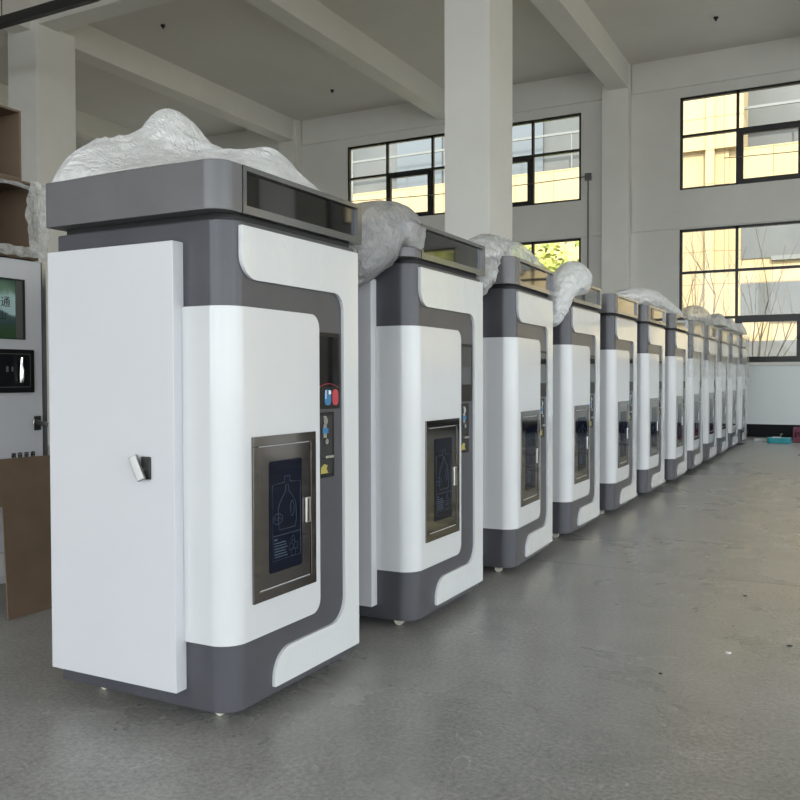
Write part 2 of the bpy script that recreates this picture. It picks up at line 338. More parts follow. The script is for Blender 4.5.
# wall conduit, junction box and cables strung across the windows
bm = bmesh.new(); tube(bm, [(-3.56, BACK_Y-.085, .02), (-3.56, BACK_Y-.085, 5.80)], .016)
cdt = link('conduit', bm, M['conduit']); tag(cdt, 'thin grey conduit running up the back wall left of the pier', 'conduit')
link('junction_box', boxes((-3.63, BACK_Y-.12, 5.78, -3.49, BACK_Y-.052, 5.94)), M['conduit'], cdt)
bm = bmesh.new(); tube(bm, [(-3.63-6.6*t, BACK_Y-.09, 5.87-.06*math.sin(PI*t)+.06*t) for t in [q/14 for q in range(15)]], .011, 6)
tag(link('cable', bm, M['conduit']), 'thin cable strung across the upper window behind the centre pillar', 'cable')
bm = bmesh.new(); tube(bm, [(-.62+5.6*t, BACK_Y-.09, 5.93-.05*math.sin(PI*t)) for t in [q/12 for q in range(13)]], .009, 6)
tag(link('cable', bm, M['conduit']), 'thin cable strung across the upper window at the right', 'cable')
# black rail under the ceiling at upper left
rail = empty('overhead_rail', (-9.2, 7.0, 6.95)); tag(rail, 'black rail hanging under the ceiling at the upper left corner', 'rail')
bm = boxes((-4.5, -.06, -.075, 1.10, .06, .075)); bev(bm, .01); link('rail_bar', bm, M['metal_dark'], rail)
bm = boxes((1.10, -.045, -.06, 1.16, .045, .06)); link('end_cap', bm, M['metal_dark'], rail)
for x in (-3.2, -1.0):
    bm = bmesh.new(); tube(bm, [(x, 0, .07), (x, 0, CEIL-6.95)], .008, 6); link('hanger_rod', bm, M['metal_dark'], rail)
bm = bmesh.new(); tube(bm, [(1.13, 0, .05), (1.17, 0, .02), (1.18, 0, -.1)], .008, 6); link('hook', bm, M['metal_dark'], rail)
for (x, y), lab in zip([(-10.27, 10.72), (-9.39, 15.56), (-.56, 15.5)], ['small sprinkler head on the ceiling near the left pillar', 'small sprinkler head on the ceiling above the left back window', 'small sprinkler head on the ceiling above the right window']):
    bm = bmesh.new(); tube(bm, [(0, 0, 0), (0, 0, -.03), (0, 0, -.031), (0, 0, -.07)], [.045, .045, .015, .02], 10)
    tag(link('sprinkler_head', bm, M['metal_dark'], None, loc=(x, y, CEIL)), lab, 'sprinkler', 'ceiling sprinkler heads')

# ------------------------------------------------------------------ outside
fac = empty('apartment_building', (-8, 34, -.22)); tag(fac, 'yellow panelled building with grey upper storeys outside the back windows', 'building')
o_ = (8, -34, .22)
link('lower_wall', boxes((-60, 34, -.22, 40, 36, 10.25)), M['facade'], fac, o_)
link('upper_wall', boxes((-60, 35.2, 10.25, 40, 37, 26)), M['facade_grey'], fac, o_)
link('stair_tower', boxes((-7.2, 33.6, 10.25, -2.05, 37, 26), (-7.2, 33.85, -.22, -2.6, 34, 10.25)), M['facade'], fac, o_)
bm = boxes((-3.42, 33.5, -.22, -3.10, 33.84, 26)); link('pilaster', bm, M['facade'], fac, o_)
bm = bmesh.new()
for x in range(-60, 40, 3): box(bm, x, 34.05, 10.25, x+.06, 34.10, 11.8)
box(bm, -60, 34.03, 11.74, 40, 34.12, 11.84); box(bm, -60, 34.03, 10.95, 40, 34.10, 11.0)
link('balcony_rail', bm, M['conduit'], fac, o_)
for x in range(-58, 40, 5):
    if -9 < x < -2.5: continue
    p = link('balcony_door', boxes((x, 35.1, 10.5, x+2.4, 35.2, 13.0)), M['winglass'], fac, o_)
for xa, xb in ((-2.14, -.0), (1.6, 3.8), (-13.5, -11.2), (-17.5, -15.2), (7, 9.2)):
    for za, zb in ((5.9, 7.15), (3.6, 4.95), (1.4, 2.7)):
        link('window', boxes((xa, 33.95, za, xb, 34.0, zb)), M['facade_grey'], fac, o_)
        link('window_ledge', boxes((xa+1.1, 33.8, za-.12, xb+1.2, 34.0, za+.05)), M['conduit'], fac, o_)
def branches(bm, p, d, L_, r, depth, rnd):
    if depth == 0 or r < .004: return
    n = 4; pts = [p]; dd = d.copy()
    for i in range(n):
        dd = (dd + Vector((rnd.uniform(-.13, .13), rnd.uniform(-.13, .13), rnd.uniform(-.03, .10)))).normalized(); pts.append(pts[-1] + dd*L_/n)
    tube(bm, pts, [r*(1-.45*i/n) for i in range(n+1)], 5)
    for c in range(3 if depth > 1 else 2):
        q = pts[rnd.randint(2, n)]; nd = (dd + Vector((rnd.uniform(-.8, .8), rnd.uniform(-.8, .8), rnd.uniform(-.1, .5)))).normalized()
        branches(bm, q, nd, L_*rnd.uniform(.6, .8), r*.5, depth-1, rnd)
rnd = random.Random(3)
for (x, y, h), lab in zip([(-1.9, 24, 2.9), (-.5, 23, 2.6)], ['bare branching tree outside the lower right window, nearer the machines', 'bare branching tree outside the lower right window, further right']):
    bm = bmesh.new()
    branches(bm, Vector((0, 0, 0)), Vector((0, 0, 1)), h, .045, 2, rnd)
    for q in range(4): branches(bm, Vector((0, 0, .5+.3*q)), Vector((rnd.uniform(-.6, .6), rnd.uniform(-.5, .5), .9)).normalized(), h*.85, .026, 4, rnd)
    tag(link('bare_tree', bm, M['bark'], None, loc=(x, y, -.22)), lab, 'tree', 'bare trees outside')
def leafy(x, y, h, rx, n, lab, seed, grp='leafy trees outside'):
    rnd = random.Random(seed); t = empty('leafy_tree', (x, y, -.22)); tag(t, lab, 'tree', grp)
    bm = bmesh.new(); branches(bm, Vector((0, 0, 0)), Vector((0, 0, 1)), h*.5, .10, 3, rnd); link('trunk', bm, M['bark'], t)
    bm = bmesh.new()
    for i in range(n):
        c = Vector((rnd.gauss(0, .42), rnd.gauss(0, .42), rnd.gauss(0, .40)))
        c = Vector((c.x*rx, c.y*rx, h*.62 + c.z*h*.42)); s = rnd.uniform(.07, .13)
        a = Vector((rnd.uniform(-1, 1), rnd.uniform(-1, 1), rnd.uniform(-1, 1))).normalized(); b2 = a.orthogonal().normalized()
        vs = [bm.verts.new(c + a*s*1.4), bm.verts.new(c + b2*s*.6), bm.verts.new(c - a*s*1.4), bm.verts.new(c - b2*s*.6)]; bm.faces.new(vs)
    f = link('foliage', bm, M['leaf'], t, fin=False); f['kind'] = 'stuff'
leafy(-8.3, 25, 6.0, 2.5, 8000, 'yellow-green leafy tree outside the lower left window', 11)
leafy(9.3, 24, 8.4, 2.4, 2200, 'leafy tree outside beyond the right edge of the back wall', 12)
leafy(16, 3, 6.5, 2.4, 1600, 'leafy tree outside the right doorways', 13)
leafy(15.5, 12, 6.5, 2.4, 1600, 'leafy tree outside the right wall, further back', 14)

# ------------------------------------------------------------------ the vending machine
W, D = .878, .86
OFF = (.43, -.44, 0)                              # modelled in row coordinates, re-centred on its base
def mk(name, bm, m, parent): return link(name, bm, m, parent, OFF)
def stroke(bm, pts, x, r=.0008, closed=False): tube(bm, [(x, p[0], p[1]) for p in pts], r, 4, closed)
def make_machine():
    root = empty('vending_machine', (-OFF[0], -OFF[1], 0))
    # body with its big rounded near corner
    bm = bmesh.new(); prism(bm, rounded([(-D, .012, .01), (-.014, .012, .085), (-.014, W-.004, .012), (-D, W-.004, .01)], 14), 'z', .05, 1.806)
    bev(bm, .006); mk('body', bm, M['grey'], root)
    bm = bmesh.new(); prism(bm, rounded([(-D+.03, .028, .01), (-.03, .028, .07), (-.03, W-.02, .01), (-D+.03, W-.02, .01)], 8), 'z', 1.806, 1.828); mk('neck', bm, M['dark'], root)  # near-black colour puts the shadow of the gap under the cap into the neck
    # white door raised on the side wall
    bm = boxes((-.85, -.045, .118, -.214, .012, 1.732)); bev(bm, .0035); sd_ = mk('side_door', bm, M['door_white'], root)
    bm = boxes((-.366, -.053, .880, -.322, -.045, .962)); bev(bm, .003); lk = mk('lock', bm, M['metal_dark'], sd_)
    bm = boxes((-.016, -.012, -.048, .016, .006, .048)); bev(bm, .004)
    bmesh.ops.rotate(bm, verts=bm.verts, matrix=Matrix.Rotation(math.radians(-27), 3, 'Y') @ Matrix.Rotation(math.radians(14), 3, 'Z'), cent=(0, 0, 0))
    bmesh.ops.translate(bm, verts=bm.verts, vec=(-.364, -.070, .922)); mk('lock_lever', bm, M['lever'], sd_)
    bm = bmesh.new(); tube(bm, [(-.355, -.045, .915), (-.355, -.068, .915)], .011, 10); mk('lock_barrel', bm, M['chrome'], sd_)
    # front panel wrapping the rounded corner
    ro = .09; path = []
    yq, xq = -.001, -.002
    path = [((-.213 + (xq-ro+.213)*i/6, yq), (0, -1)) for i in range(7)]
    for i in range(1, 17):
        a = PI/2*i/16; path.append(((xq-ro+ro*math.sin(a), yq+ro-ro*math.cos(a)), (math.sin(a), -math.cos(a))))
    yend, rr_ = .571, .055
    ysteps = [.2, .3, .4, .5, yend-rr_] + [yend-rr_+rr_*math.sin(PI/2*q/8) for q in range(1, 9)]
    for yv in ysteps: path.append(((xq, yv), (1, 0)))
    bm = bmesh.new(); z0, z1 = .296, 1.50; rows = []
    for (px, py), (nx, ny) in path:
        inset = 0
        if nx == 1 and py > yend-rr_: inset = rr_ - math.sqrt(max(0, rr_**2 - (py-(yend-rr_))**2))
        T = .024
        rows.append([bm.verts.new((px, py, z0+inset)), bm.verts.new((px, py, z1-inset)), bm.verts.new((px-nx*T, py-ny*T, z0+inset)), bm.verts.new((px-nx*T, py-ny*T, z1-inset))])
    for A, B in zip(rows, rows[1:]):
        bm.faces.new((A[0], B[0], B[1], A[1])); bm.faces.new((A[2], A[3], B[3], B[2])); bm.faces.new((A[1], B[1], B[3], A[3])); bm.faces.new((A[0], A[2], B[2], B[0]))
    bm.faces.new((rows[0][0], rows[0][1], rows[0][3], rows[0][2])); e = rows[-1]; bm.faces.new((e[0], e[2], e[3], e[1]))
    fp = mk('front_panel', bm, M['white'], root)
    # white bracket trim: top arm, right upright, bottom arm
    pts = [(W, .08, .006), (W, 1.788, .004), (.075, 1.788, .004), (.075, 1.598, .085), (.757, 1.598, .07), (.764, .218, .10), (.256, .218, .11), (.256, .08, .006)]
    bm = bmesh.new(); prism(bm, rounded(pts, 10), 'x', -.018, 0); bev(bm, .002, 50); mk('bracket_trim', bm, M['film_white'], root)
    # cap with front display
    bm = bmesh.new(); prism(bm, rounded([(-D, -.045, .01), (0, -.045, .075), (0, .079), (-.03, .079), (-.03, W+.028), (-D, W+.028, .01)], 12), 'z', 1.828, 2.0)
    bev(bm, .004, 50); mk('cap', bm, M['cap'], root)
    bm = bmesh.new(); y0, y1 = .081, W+.03
    box(bm, -.03, y0, 1.829, .002, y1, 1.858); box(bm, -.03, y0, 1.981, .002, y1, 1.999); box(bm, -.03, y0, 1.858, .002, y0+.020, 1.981); box(bm, -.03, W-.006, 1.858, .002, y1, 1.981)
    bz = mk('display_bezel', bm, M['bezel'], root)
    bm = boxes((-.029, y0+.018, 1.856, -.014, W-.004, 1.983)); mk('display_glass', bm, M['glass_black'], bz)
    # stainless dispenser hatch
    x = -.002; ya, yb, za, zb = .123, .532, .424, 1.032; fw_ = .037
    bm = bmesh.new(); box(bm, x-.01, ya, za, x+.008, yb, za+fw_); box(bm, x-.01, ya, zb-fw_, x+.008, yb, zb); box(bm, x-.01, ya, za+fw_, x+.008, ya+fw_, zb-fw_); box(bm, x-.01, yb-fw_, za+fw_, x+.008, yb, zb-fw_)
    bev(bm, .002); hatch = mk('dispenser_hatch', bm, M['steel'], root)
    bm = boxes((x-.008, ya+fw_+.003, za+fw_+.003, x+.004, yb-fw_-.003, zb-fw_-.003)); bev(bm, .003); mk('hatch_door', bm, M['steel'], hatch)
    gy0, gy1, gz0, gz1 = .221, .434, .516, .935
    bm = bmesh.new(); prism(bm, rounded([(gy0, gz0, .012), (gy1, gz0, .012), (gy1, gz1, .012), (gy0, gz1, .012)], 5), 'x', x+.002, x+.0055); mk('hatch_glass', bm, M['smoked'], hatch)
    bm = bmesh.new(); xs_ = x+.0058; cy = (gy0+gy1)/2
    stroke(bm, [(gy0+.02, .56), (gy1-.012, .56), (gy1-.012, .845), (cy+.025, .85), (cy+.025, .872), (cy-.010, .872), (cy-.010, .85), (gy0+.02, .845)], xs_, closed=True)
    stroke(bm, [(gy0+.02, .652), (gy1-.012, .652)], xs_)
    bot = [(cy-.045, .672), (cy+.058, .672), (cy+.066, .70), (cy+.064, .765), (cy+.045, .79), (cy+.018, .815), (cy+.014, .838), (cy-.002, .838), (cy-.006, .815), (cy-.040, .775), (cy-.052, .75), (cy-.05, .70)]
    stroke(bm, bot, xs_, closed=True)
    stroke(bm, [(cy+.04+.012*math.cos(t), .745+.03*math.sin(t)) for t in [2*PI*q/14 for q in range(14)]], xs_, closed=True)
    stroke(bm, [(cy-.055+.032*math.cos(t), .715+.02*math.sin(t)) for t in [2*PI*q/14 for q in range(14)]], xs_, closed=True)
    stroke(bm, [(cy-.08, .712), (cy-.07, .722), (cy-.06, .708), (cy-.05, .722), (cy-.035, .712)], xs_)
    stroke(bm, [(gy0+.028, .637), (gy0+.046, .637)], xs_, .003)
    for q in range(6): stroke(bm, [(gy0+.028, .624-.0105*q), (gy0+.028+.072+.012*((q*7) % 3)/2, .624-.0105*q)], xs_, .0018)
    for yy, zz, s in ((cy+.045, .628, .009), (cy+.032, .598, .012), (cy+.062, .598, .012), (cy+.045, .575, .014)):
        stroke(bm, [(yy-s, zz-s), (yy+s, zz-s), (yy+s, zz+s*.5), (yy, zz+s*1.3), (yy-s, zz+s*.5)], xs_, closed=True)
    mk('bottle_print', bm, M['etch'], hatch)
    bm = boxes((x+.004, .452, .675, x+.014, .486, .775)); bev(bm, .004); mk('hatch_handle', bm, M['brushed'], hatch)
    bm = boxes((x+.014, .464, .681, x+.0155, .471, .769)); mk('handle_groove', bm, M['metal_dark'], hatch)
    # touch screen and payment slot on the grey column
    x = -.014
    bm = bmesh.new(); prism(bm, rounded([(.54, 1.118, .012), (.735, 1.118, .012), (.735, 1.432, .012), (.54, 1.432, .012)], 4), 'x', x-.005, x+.008); bev(bm, .002, 50); scr = mk('screen', bm, M['black'], root)
    bm = boxes((x+.008, .555, 1.21, x+.0088, .720, 1.415)); mk('screen_glass', bm, M['glass_black'], scr)
    def icon(nm, c, yy, m_):
        bm = bmesh.new(); prism(bm, rounded([(yy-.024, 1.133, .018), (yy+.024, 1.133, .018), (yy+.024, 1.198, .02), (yy-.024, 1.198, .02)], 5), 'x', x+.008, x+.0095); mk(nm, bm, m_, scr)
    icon('blue_icon', 0, .638, M['blue']); icon('red_icon', 0, .696, M['red'])
    bm = boxes((x+.0095, .644, 1.178, x+.0102, .661, 1.194), (x+.0095, .619, 1.16, x+.0102, .625, 1.196)); mk('icon_flag', bm, M['label_white'], scr)
    bm = bmesh.new(); tube(bm, [(x+.009, .57+.15*t, 1.206+.016*math.sin(PI*t)) for t in [q/10 for q in range(11)]], .0015, 4); mk('icon_arc', bm, M['red'], scr)
    bm = bmesh.new(); y0, y1, z0, z1 = .54, .692, .835, 1.105; box(bm, x-.004, y0, z0, x+.006, y1, z1); bev(bm, .003); pay = mk('payment_slot', bm, M['black'], root)
    mk('slot_recess', boxes((x+.006, .57, .85, x+.0065, .675, 1.09)), M['dark'], pay)
    bm = bmesh.new(); tube(bm, [(x+.006, .612, 1.07), (x+.016, .612, 1.07)], .016, 12); tube(bm, [(x+.006, .620, .985), (x+.016, .620, .985)], .012, 12); box(bm, x+.006, .60, 1.0, x+.012, .624, 1.09); mk('slot_lock', bm, M['chrome'], pay)
    mk('slot_tag', boxes((x+.012, .592, 1.018, x+.0135, .634, 1.04)), M['blue'], pay)
    bm = boxes((x+.006, .606, .915, x+.022, .664, .926)); bev(bm, .002); mk('slot_flap', bm, M['brushed'], pay)
    bm = bmesh.new(); prism(bm, [(.586, .853), (.642, .853), (.629, .87), (.636, .885), (.612, .892), (.588, .878)], 'x', x+.0066, x+.0074); mk('slot_sticker', bm, M['yellow'], pay)
    # castors
    for cx, cy in ((-.145, .115), (-.145, W-.12), (-D+.13, .115), (-D+.13, W-.12)):
        bm = bmesh.new(); tube(bm, [(cx, cy-.011, .024), (cx, cy+.011, .024)], .024, 14); c = mk('caster', bm, M['caster'], root)
        bm = bmesh.new(); prism(bm, [(cy-.016, .028), (cy-.0115, .028), (cy-.0115, .0485), (cy+.0115, .0485), (cy+.0115, .028), (cy+.016, .028), (cy+.016, .05), (cy-.016, .05)], 'x', cx-.018, cx+.018); mk('caster_fork', bm, M['brushed'], c)
    return root
PITCHY = 1.3405
mach_lab = ['nearest tall white and dark grey vending machine, at the front of the row',
 'second vending machine from the front, with a grey plastic bag slumped beside its top',
 'third vending machine from the front, its top draped in clear film',
 'fourth vending machine from the front, a pale bag hanging over its top near corner',
 'fifth vending machine from the front, just left of the long sheet of film',
 'sixth vending machine from the front, under the long sheet of film',
 'seventh vending machine from the front, just before the film-wrapped ones',
 'first of the film-wrapped vending machines, eighth from the front',
 'second of the film-wrapped vending machines, ninth from the front',
 'third of the film-wrapped vending machines, tenth from the front',
 'next-to-last vending machine at the far end of the row, wrapped in film',
 'last vending machine at the far end of the row, beside the black skirting']
DX = [0, .035, .030, .0, .01, .02, .045, .03, .03, .03, .03, .04]
DYM = [0, 0, 0, 0, 0, 0, 0, 0, 0, 0, 0, 0]
RZ = [0, .006, .045, .004, 0, -.005, .008, .004, -.006, .005, 0, .006]
proto = make_machine()
MACH = []
for i in range(12):
    o = proto if i == 0 else copy_tree(proto, None, ('blue_icon', 'red_icon', 'icon_flag', 'icon_arc'))     # only the nearest screen is lit up with icons
    o.location = (-OFF[0]+DX[i], -OFF[1]+PITCHY*i+DYM[i], 0); o.rotation_euler.z = RZ[i]
    tag(o, mach_lab[i], 'vending machine', 'row of white and grey vending machines'); MACH.append(o)

# ------------------------------------------------------------------ plastic film
def rid(p, s, off=0.):
    q = Vector(p)*s + Vector((off, off*1.7, off*.6))
    return 1-abs(noise.noise(q))*2
def crinkle(p, off):
    q = Vector(p) + noise.noise_vector(Vector(p)*3+Vector((off, 0, 0)))*.08
    q2 = Vector((q.x*.35+q.y*.9, q.y*.35-q.x*.9, q.z*1.2)); q2.x *= .35
    return .45*rid(q, 5, off) + .42*rid(q2, 15, off+3) + .25*rid(q2, 34, off+9) - .5
def heap(name, x0, x1, y0, y1, zb, lumps, seed, amp, mat_, n=100):
    bm = bmesh.new(); V = []
    for i in range(n+1):
        row = []
        for j in range(n+1):
            u, v_ = i/n*2-1, j/n*2-1
            x = (x0+x1)/2 + (x1-x0)/2*u*math.sqrt(1-.08*v_*v_); y = (y0+y1)/2 + (y1-y0)/2*v_*math.sqrt(1-.08*u*u)
            e = (max(0, 1-abs(u)**8)*max(0, 1-abs(v_)**8))**.5
            h = sum(a*math.exp(-((x-cx)/sx)**2-((y-cy)/sy)**2) for cx, cy, a, sx, sy in lumps)
            c = crinkle((x, y, seed), seed)
            z = zb + .003 + max(0, e*(h + amp*c*(.4+1.2*min(1, h*4))))
            x += amp*.5*e*noise.noise(Vector((x*9, y*9, seed+4))); y += amp*.5*e*noise.noise(Vector((x*9, y*9, seed+8)))
            row.append(bm.verts.new((x, y, z)))
        V.append(row)
    for i in range(n):
        for j in range(n): bm.faces.new((V[i][j], V[i+1][j], V[i+1][j+1], V[i][j+1]))
    org = Vector(((x0+x1)/2, (y0+y1)/2, zb)); bmesh.ops.translate(bm, verts=bm.verts, vec=-org)
    bmesh.ops.recalc_face_normals(bm, faces=bm.faces)
    for f in bm.faces: f.smooth = True
    return link(name, bm, mat_, loc=org, fin=False)
def drape(name, path, rad, seed, amp, mat_, keepout=(), na=72, nl=70, flat=1.0):
    """a crumpled bag swept along a path; it rests against the solid boxes in keepout"""
    P = [Vector(p) for p in path]; m_ = len(P)-1
    def at(t):
        f = min(t*m_, m_-1e-6); i = int(f); q = f-i
        a, b, c, d = P[max(i-1, 0)], P[i], P[min(i+1, m_)], P[min(i+2, m_)]
        return .5*((2*b)+(c-a)*q+(2*a-5*b+4*c-d)*q*q+(3*b-a-3*c+d)*q**3), rad[i]*(1-q)+rad[min(i+1, m_)]*q
    bm = bmesh.new(); rings = []
    for i in range(nl+1):
        t = i/nl; p, r = at(t); p2, _ = at(min(1, t+.01)); p1, _ = at(max(0, t-.01)); d = (p2-p1).normalized()
        r *= max(.02, (1-(2*t-1)**6))**.5
        u = d.cross(Vector((0, 0, 1))).normalized() if abs(d.z) < .97 else Vector((1, 0, 0)); q = d.cross(u)
        ring = []
        for k in range(na):
            a = 2*PI*k/na; v_ = p + (u*math.cos(a) + q*math.sin(a)*flat)*r
            v_ = v_ + (v_-p)*(crinkle(v_, seed)*amp/max(r, .05))
            ring.append(v_)
        rings.append(ring)
    def clear(v_):
        for (bx0, by0, bz0, bx1, by1, bz1) in keepout:
            m_2 = .006
            if bx0-m_2 < v_.x < bx1+m_2 and by0-m_2 < v_.y < by1+m_2 and bz0-m_2 < v_.z < bz1+m_2:
                opts = [(bz1+m_2-v_.z, 'z', bz1+m_2), (v_.y-by0+m_2, 'y', by0-m_2), (bx1+m_2-v_.x, 'x', bx1+m_2)]
                o = min(opts)
                setattr(v_, o[1], o[2])
        return v_
    R = [[bm.verts.new(clear(v_)) for v_ in ring] for ring in rings]
    for A, B in zip(R, R[1:]):
        for k in range(na): bm.faces.new((A[k], A[(k+1) % na], B[(k+1) % na], B[k]))
    bm.faces.new(R[0][::-1]); bm.faces.new(R[-1])
    org = sum((v_.co for v_ in bm.verts), Vector())/len(bm.verts); bmesh.ops.translate(bm, verts=bm.verts, vec=-org)
    bmesh.ops.recalc_face_normals(bm, faces=bm.faces)
    for f in bm.faces: f.smooth = True
    return link(name, bm, mat_, loc=org, fin=False)
def capbox(i): return (-D+DX[i], PITCHY*i-.045, 1.828, .004+DX[i], PITCHY*i+W+.032, 2.0)
def bodybox(i): return (-D+DX[i], PITCHY*i-.001, .05, .002+DX[i], PITCHY*i+W, 1.828)
tag(heap('plastic_film', -.865, -.05, -.042, .84, 2.0, [(-.70, .50, .25, .13, .17), (-.48, .60, .20, .24, .26), (-.22, .58, .13, .12, .20), (-.80, .25, .17, .20, .26), (-.84, .02, .07, .2, .2), (-.45, .22, .08, .3, .2)], 2.3, .030, M['bag'], 150),
    'big heap of crumpled white plastic film on top of the nearest machine', 'plastic film', 'plastic film on the machines')
K = [capbox(1), bodybox(1), capbox(0), bodybox(0)]
tag(drape('plastic_bag', [(.0, 1.50, 2.005), (-.07, 1.40, 1.99), (-.15, 1.27, 1.93), (-.23, 1.14, 1.80), (-.32, 1.07, 1.62)], [.03, .115, .17, .15, .08], 5.1, .014, M['bag_grey'], K),
    'grey plastic bag slumped over the near edge of the second machine top', 'plastic bag', 'plastic film on the machines')
K = [capbox(2), bodybox(2), capbox(1), bodybox(1)]
tag(drape('plastic_film', [(-.10, 2.40, 1.72), (-.06, 2.44, 1.86), (-.14, 2.60, 2.01), (-.2, 2.95, 2.08), (-.16, 3.35, 2.07), (-.08, 3.62, 2.0)], [.05, .09, .12, .12, .11, .05], 7.7, .03, M['bag_thin'], K, flat=.8),
    'clear film spread over the third machine top and down into the gap', 'plastic film', 'plastic film on the machines')
K = [capbox(3), bodybox(3), capbox(2), bodybox(2)]
tag(drape('plastic_bag', [(-.05, 3.74, 1.62), (-.03, 3.77, 1.76), (-.02, 3.88, 1.93), (.01, 4.10, 2.0), (.01, 4.32, 1.95)], [.05, .085, .115, .125, .08], 9.2, .025, M['bag'], K),
    'pale crumpled bag hanging over the near top corner of the fourth machine', 'plastic bag', 'plastic film on the machines')
K = [capbox(4), bodybox(4), capbox(5), bodybox(5), capbox(6), bodybox(6)]
tag(drape('plastic_film', [(-.12, 5.80, 2.0), (-.10, 6.3, 2.05), (-.10, 6.9, 2.09), (-.10, 7.6, 2.10), (-.10, 8.4, 2.06), (-.08, 9.1, 2.04)], [.04, .08, .10, .11, .09, .06], 12.4, .03, M['bag'], K, flat=1.0),
    'long sheet of clear film bridging the tops of the fifth, sixth and seventh machines', 'plastic film', 'plastic film on the machines')
K = [capbox(8), bodybox(8), capbox(7), bodybox(7)]
tag(drape('plastic_bag', [(-.08, 9.5, 2.02), (-.08, 9.95, 2.10), (-.08, 10.6, 2.11), (-.06, 11.4, 2.05)], [.07, .13, .14, .07], 14.0, .025, M['bag_thin'], K),
    'puffy clear bag across the tops of the eighth and ninth machines', 'plastic bag', 'plastic film on the machines')
def cover(i, lab):
    x0, x1, y0, y1 = -D-.02, .03, -.085, W+.075; n = 96; zs = [1.28, 1.45, 1.6, 1.7, 1.78, 1.84, 1.9, 1.95, 2.0, 2.04, 2.07, 2.09, 2.10]
    outl = rounded([(x0, y0, .05), (x1, y0, .09), (x1, y1, .05), (x0, y1, .05)], 10)
    per = []; tot = 0; L_ = [0]
    for a, b in zip(outl, outl[1:]+outl[:1]): tot += math.hypot(b[0]-a[0], b[1]-a[1]); L_.append(tot)
    for k in range(n):
        s = tot*k/n; j = max(q for q in range(len(outl)) if L_[q] <= s); f = (s-L_[j])/max(1e-9, L_[j+1]-L_[j]); a, b = outl[j], outl[(j+1) % len(outl)]
        per.append((a[0]+(b[0]-a[0])*f, a[1]+(b[1]-a[1])*f))
    cx, cy = (x0+x1)/2, (y0+y1)/2; bm = bmesh.new(); R = []
    for z in zs:
        t = max(0, (z-2.0)/.10); sh = math.sqrt(max(0, 1-t*t))*.65+.35 if t > 0 else 1
        ring = []
        for k, (px, py) in enumerate(per):
            c = .018*noise.noise(Vector((k*.55, z*1.1, i*7.3)))+.010*noise.noise(Vector((k*1.3, z*2.5, i*3.1))); dx, dy = px-cx, py-cy; l = math.hypot(dx, dy)
            zz = z - (.12*abs(noise.noise(Vector((k*.2, 3, i)))) if z == zs[0] else 0) + (.05*noise.noise(Vector((px*5, py*5, i*2.2))) if t > 0 else 0)
            ring.append(bm.verts.new((cx+dx*sh+dx/l*c*1.0, cy+dy*sh+dy/l*c*1.0, max(zz, 2.012) if t > 0 else zz)))
        R.append(ring)
    for A, B in zip(R, R[1:]):
        for k in range(n): bm.faces.new((A[k], A[(k+1) % n], B[(k+1) % n], B[k]))
    bm.faces.new(R[-1]); finish(bm, 180)
    o = link('plastic_cover', bm, M['wrap'], loc=(DX[i], PITCHY*i, 0), fin=False)
    tag(o, lab, 'plastic film', 'clear covers over the far machines')
    if i < 9: return
    h = heap('plastic_film', -.80, .02, .0, .88, 0, [(-.35, .45, .13, .4, .4), (-.05, .35, .12, .2, .35)], 20+i*1.3, .05, M['bag'], 44)
    h.location.z += 2.08; h.location.y += PITCHY*i; h.location.x += DX[i]
    tag(h, lab.replace('clear film cover pulled over', 'bunched white film on top of'), 'plastic film', 'bunched film on the far machines')
for i, lab in zip(range(7, 12), ['clear film cover pulled over the eighth machine from the front', 'clear film cover pulled over the ninth machine from the front', 'clear film cover pulled over the tenth machine from the front', 'clear film cover pulled over the next-to-last machine', 'clear film cover pulled over the last machine at the far end']):
    cover(i, lab)

# ------------------------------------------------------------------ left: stored cabinet, boxes, cardboard
cb = empty('vending_cabinet', (-2.2, .6, 0)); tag(cb, 'older white vending cabinet with a poster window, half hidden behind a cardboard sheet', 'vending cabinet')
co = (2.2, -.6, 0); X = -2.2
bm = boxes((X-.62, .10, .12, X-.02, 1.085, 1.915)); bev(bm, .006); link('body', bm, M['door_white'], cb, co)
# door with a window opening
ya, yb, za, zb = .10, 1.045, .30, 1.905; wy0, wy1, wz0, wz1 = .28, .935, 1.465, 1.80
bm = boxes((X-.02, ya, za, X, wy0, zb), (X-.02, wy1, za, X, yb, zb), (X-.02, wy0, za, X, wy1, wz0), (X-.02, wy0, wz1, X, wy1, zb)); dr = link('door', bm, M['door_white'], cb, co)
link('window_frame', boxes((X-.018, wy1-.006, wz0, X+.003, wy1, wz1), (X-.018, wy0, wz1-.006, X+.003, wy1, wz1), (X-.018, wy0, wz0, X+.003, wy1, wz0+.006)), M['metal_dark'], dr, co)
link('window_glass', boxes((X-.004, wy0, wz0, X-.002, wy1, wz1)), M['pane'], dr, co)
m = M['poster'] = mat('landscape_poster', (.2, .35, .3), .6); N, L, b = nodes(m)
t = N.new('ShaderNodeTexCoord'); s = N.new('ShaderNodeSeparateXYZ'); L.new(t.outputs['Object'], s.inputs[0])
nn = N.new('ShaderNodeTexNoise'); nn.inputs['Scale'].default_value = 9; L.new(t.outputs['Object'], nn.inputs['Vector'])
ad = N.new('ShaderNodeMath'); ad.operation = 'MULTIPLY_ADD'; ad.inputs[1].default_value = .12; L.new(nn.outputs[0], ad.inputs[0]); L.new(s.outputs['Z'], ad.inputs[2])
mr = N.new('ShaderNodeMapRange'); mr.inputs[1].default_value = 1.50; mr.inputs[2].default_value = 1.88; L.new(ad.outputs[0], mr.inputs[0])
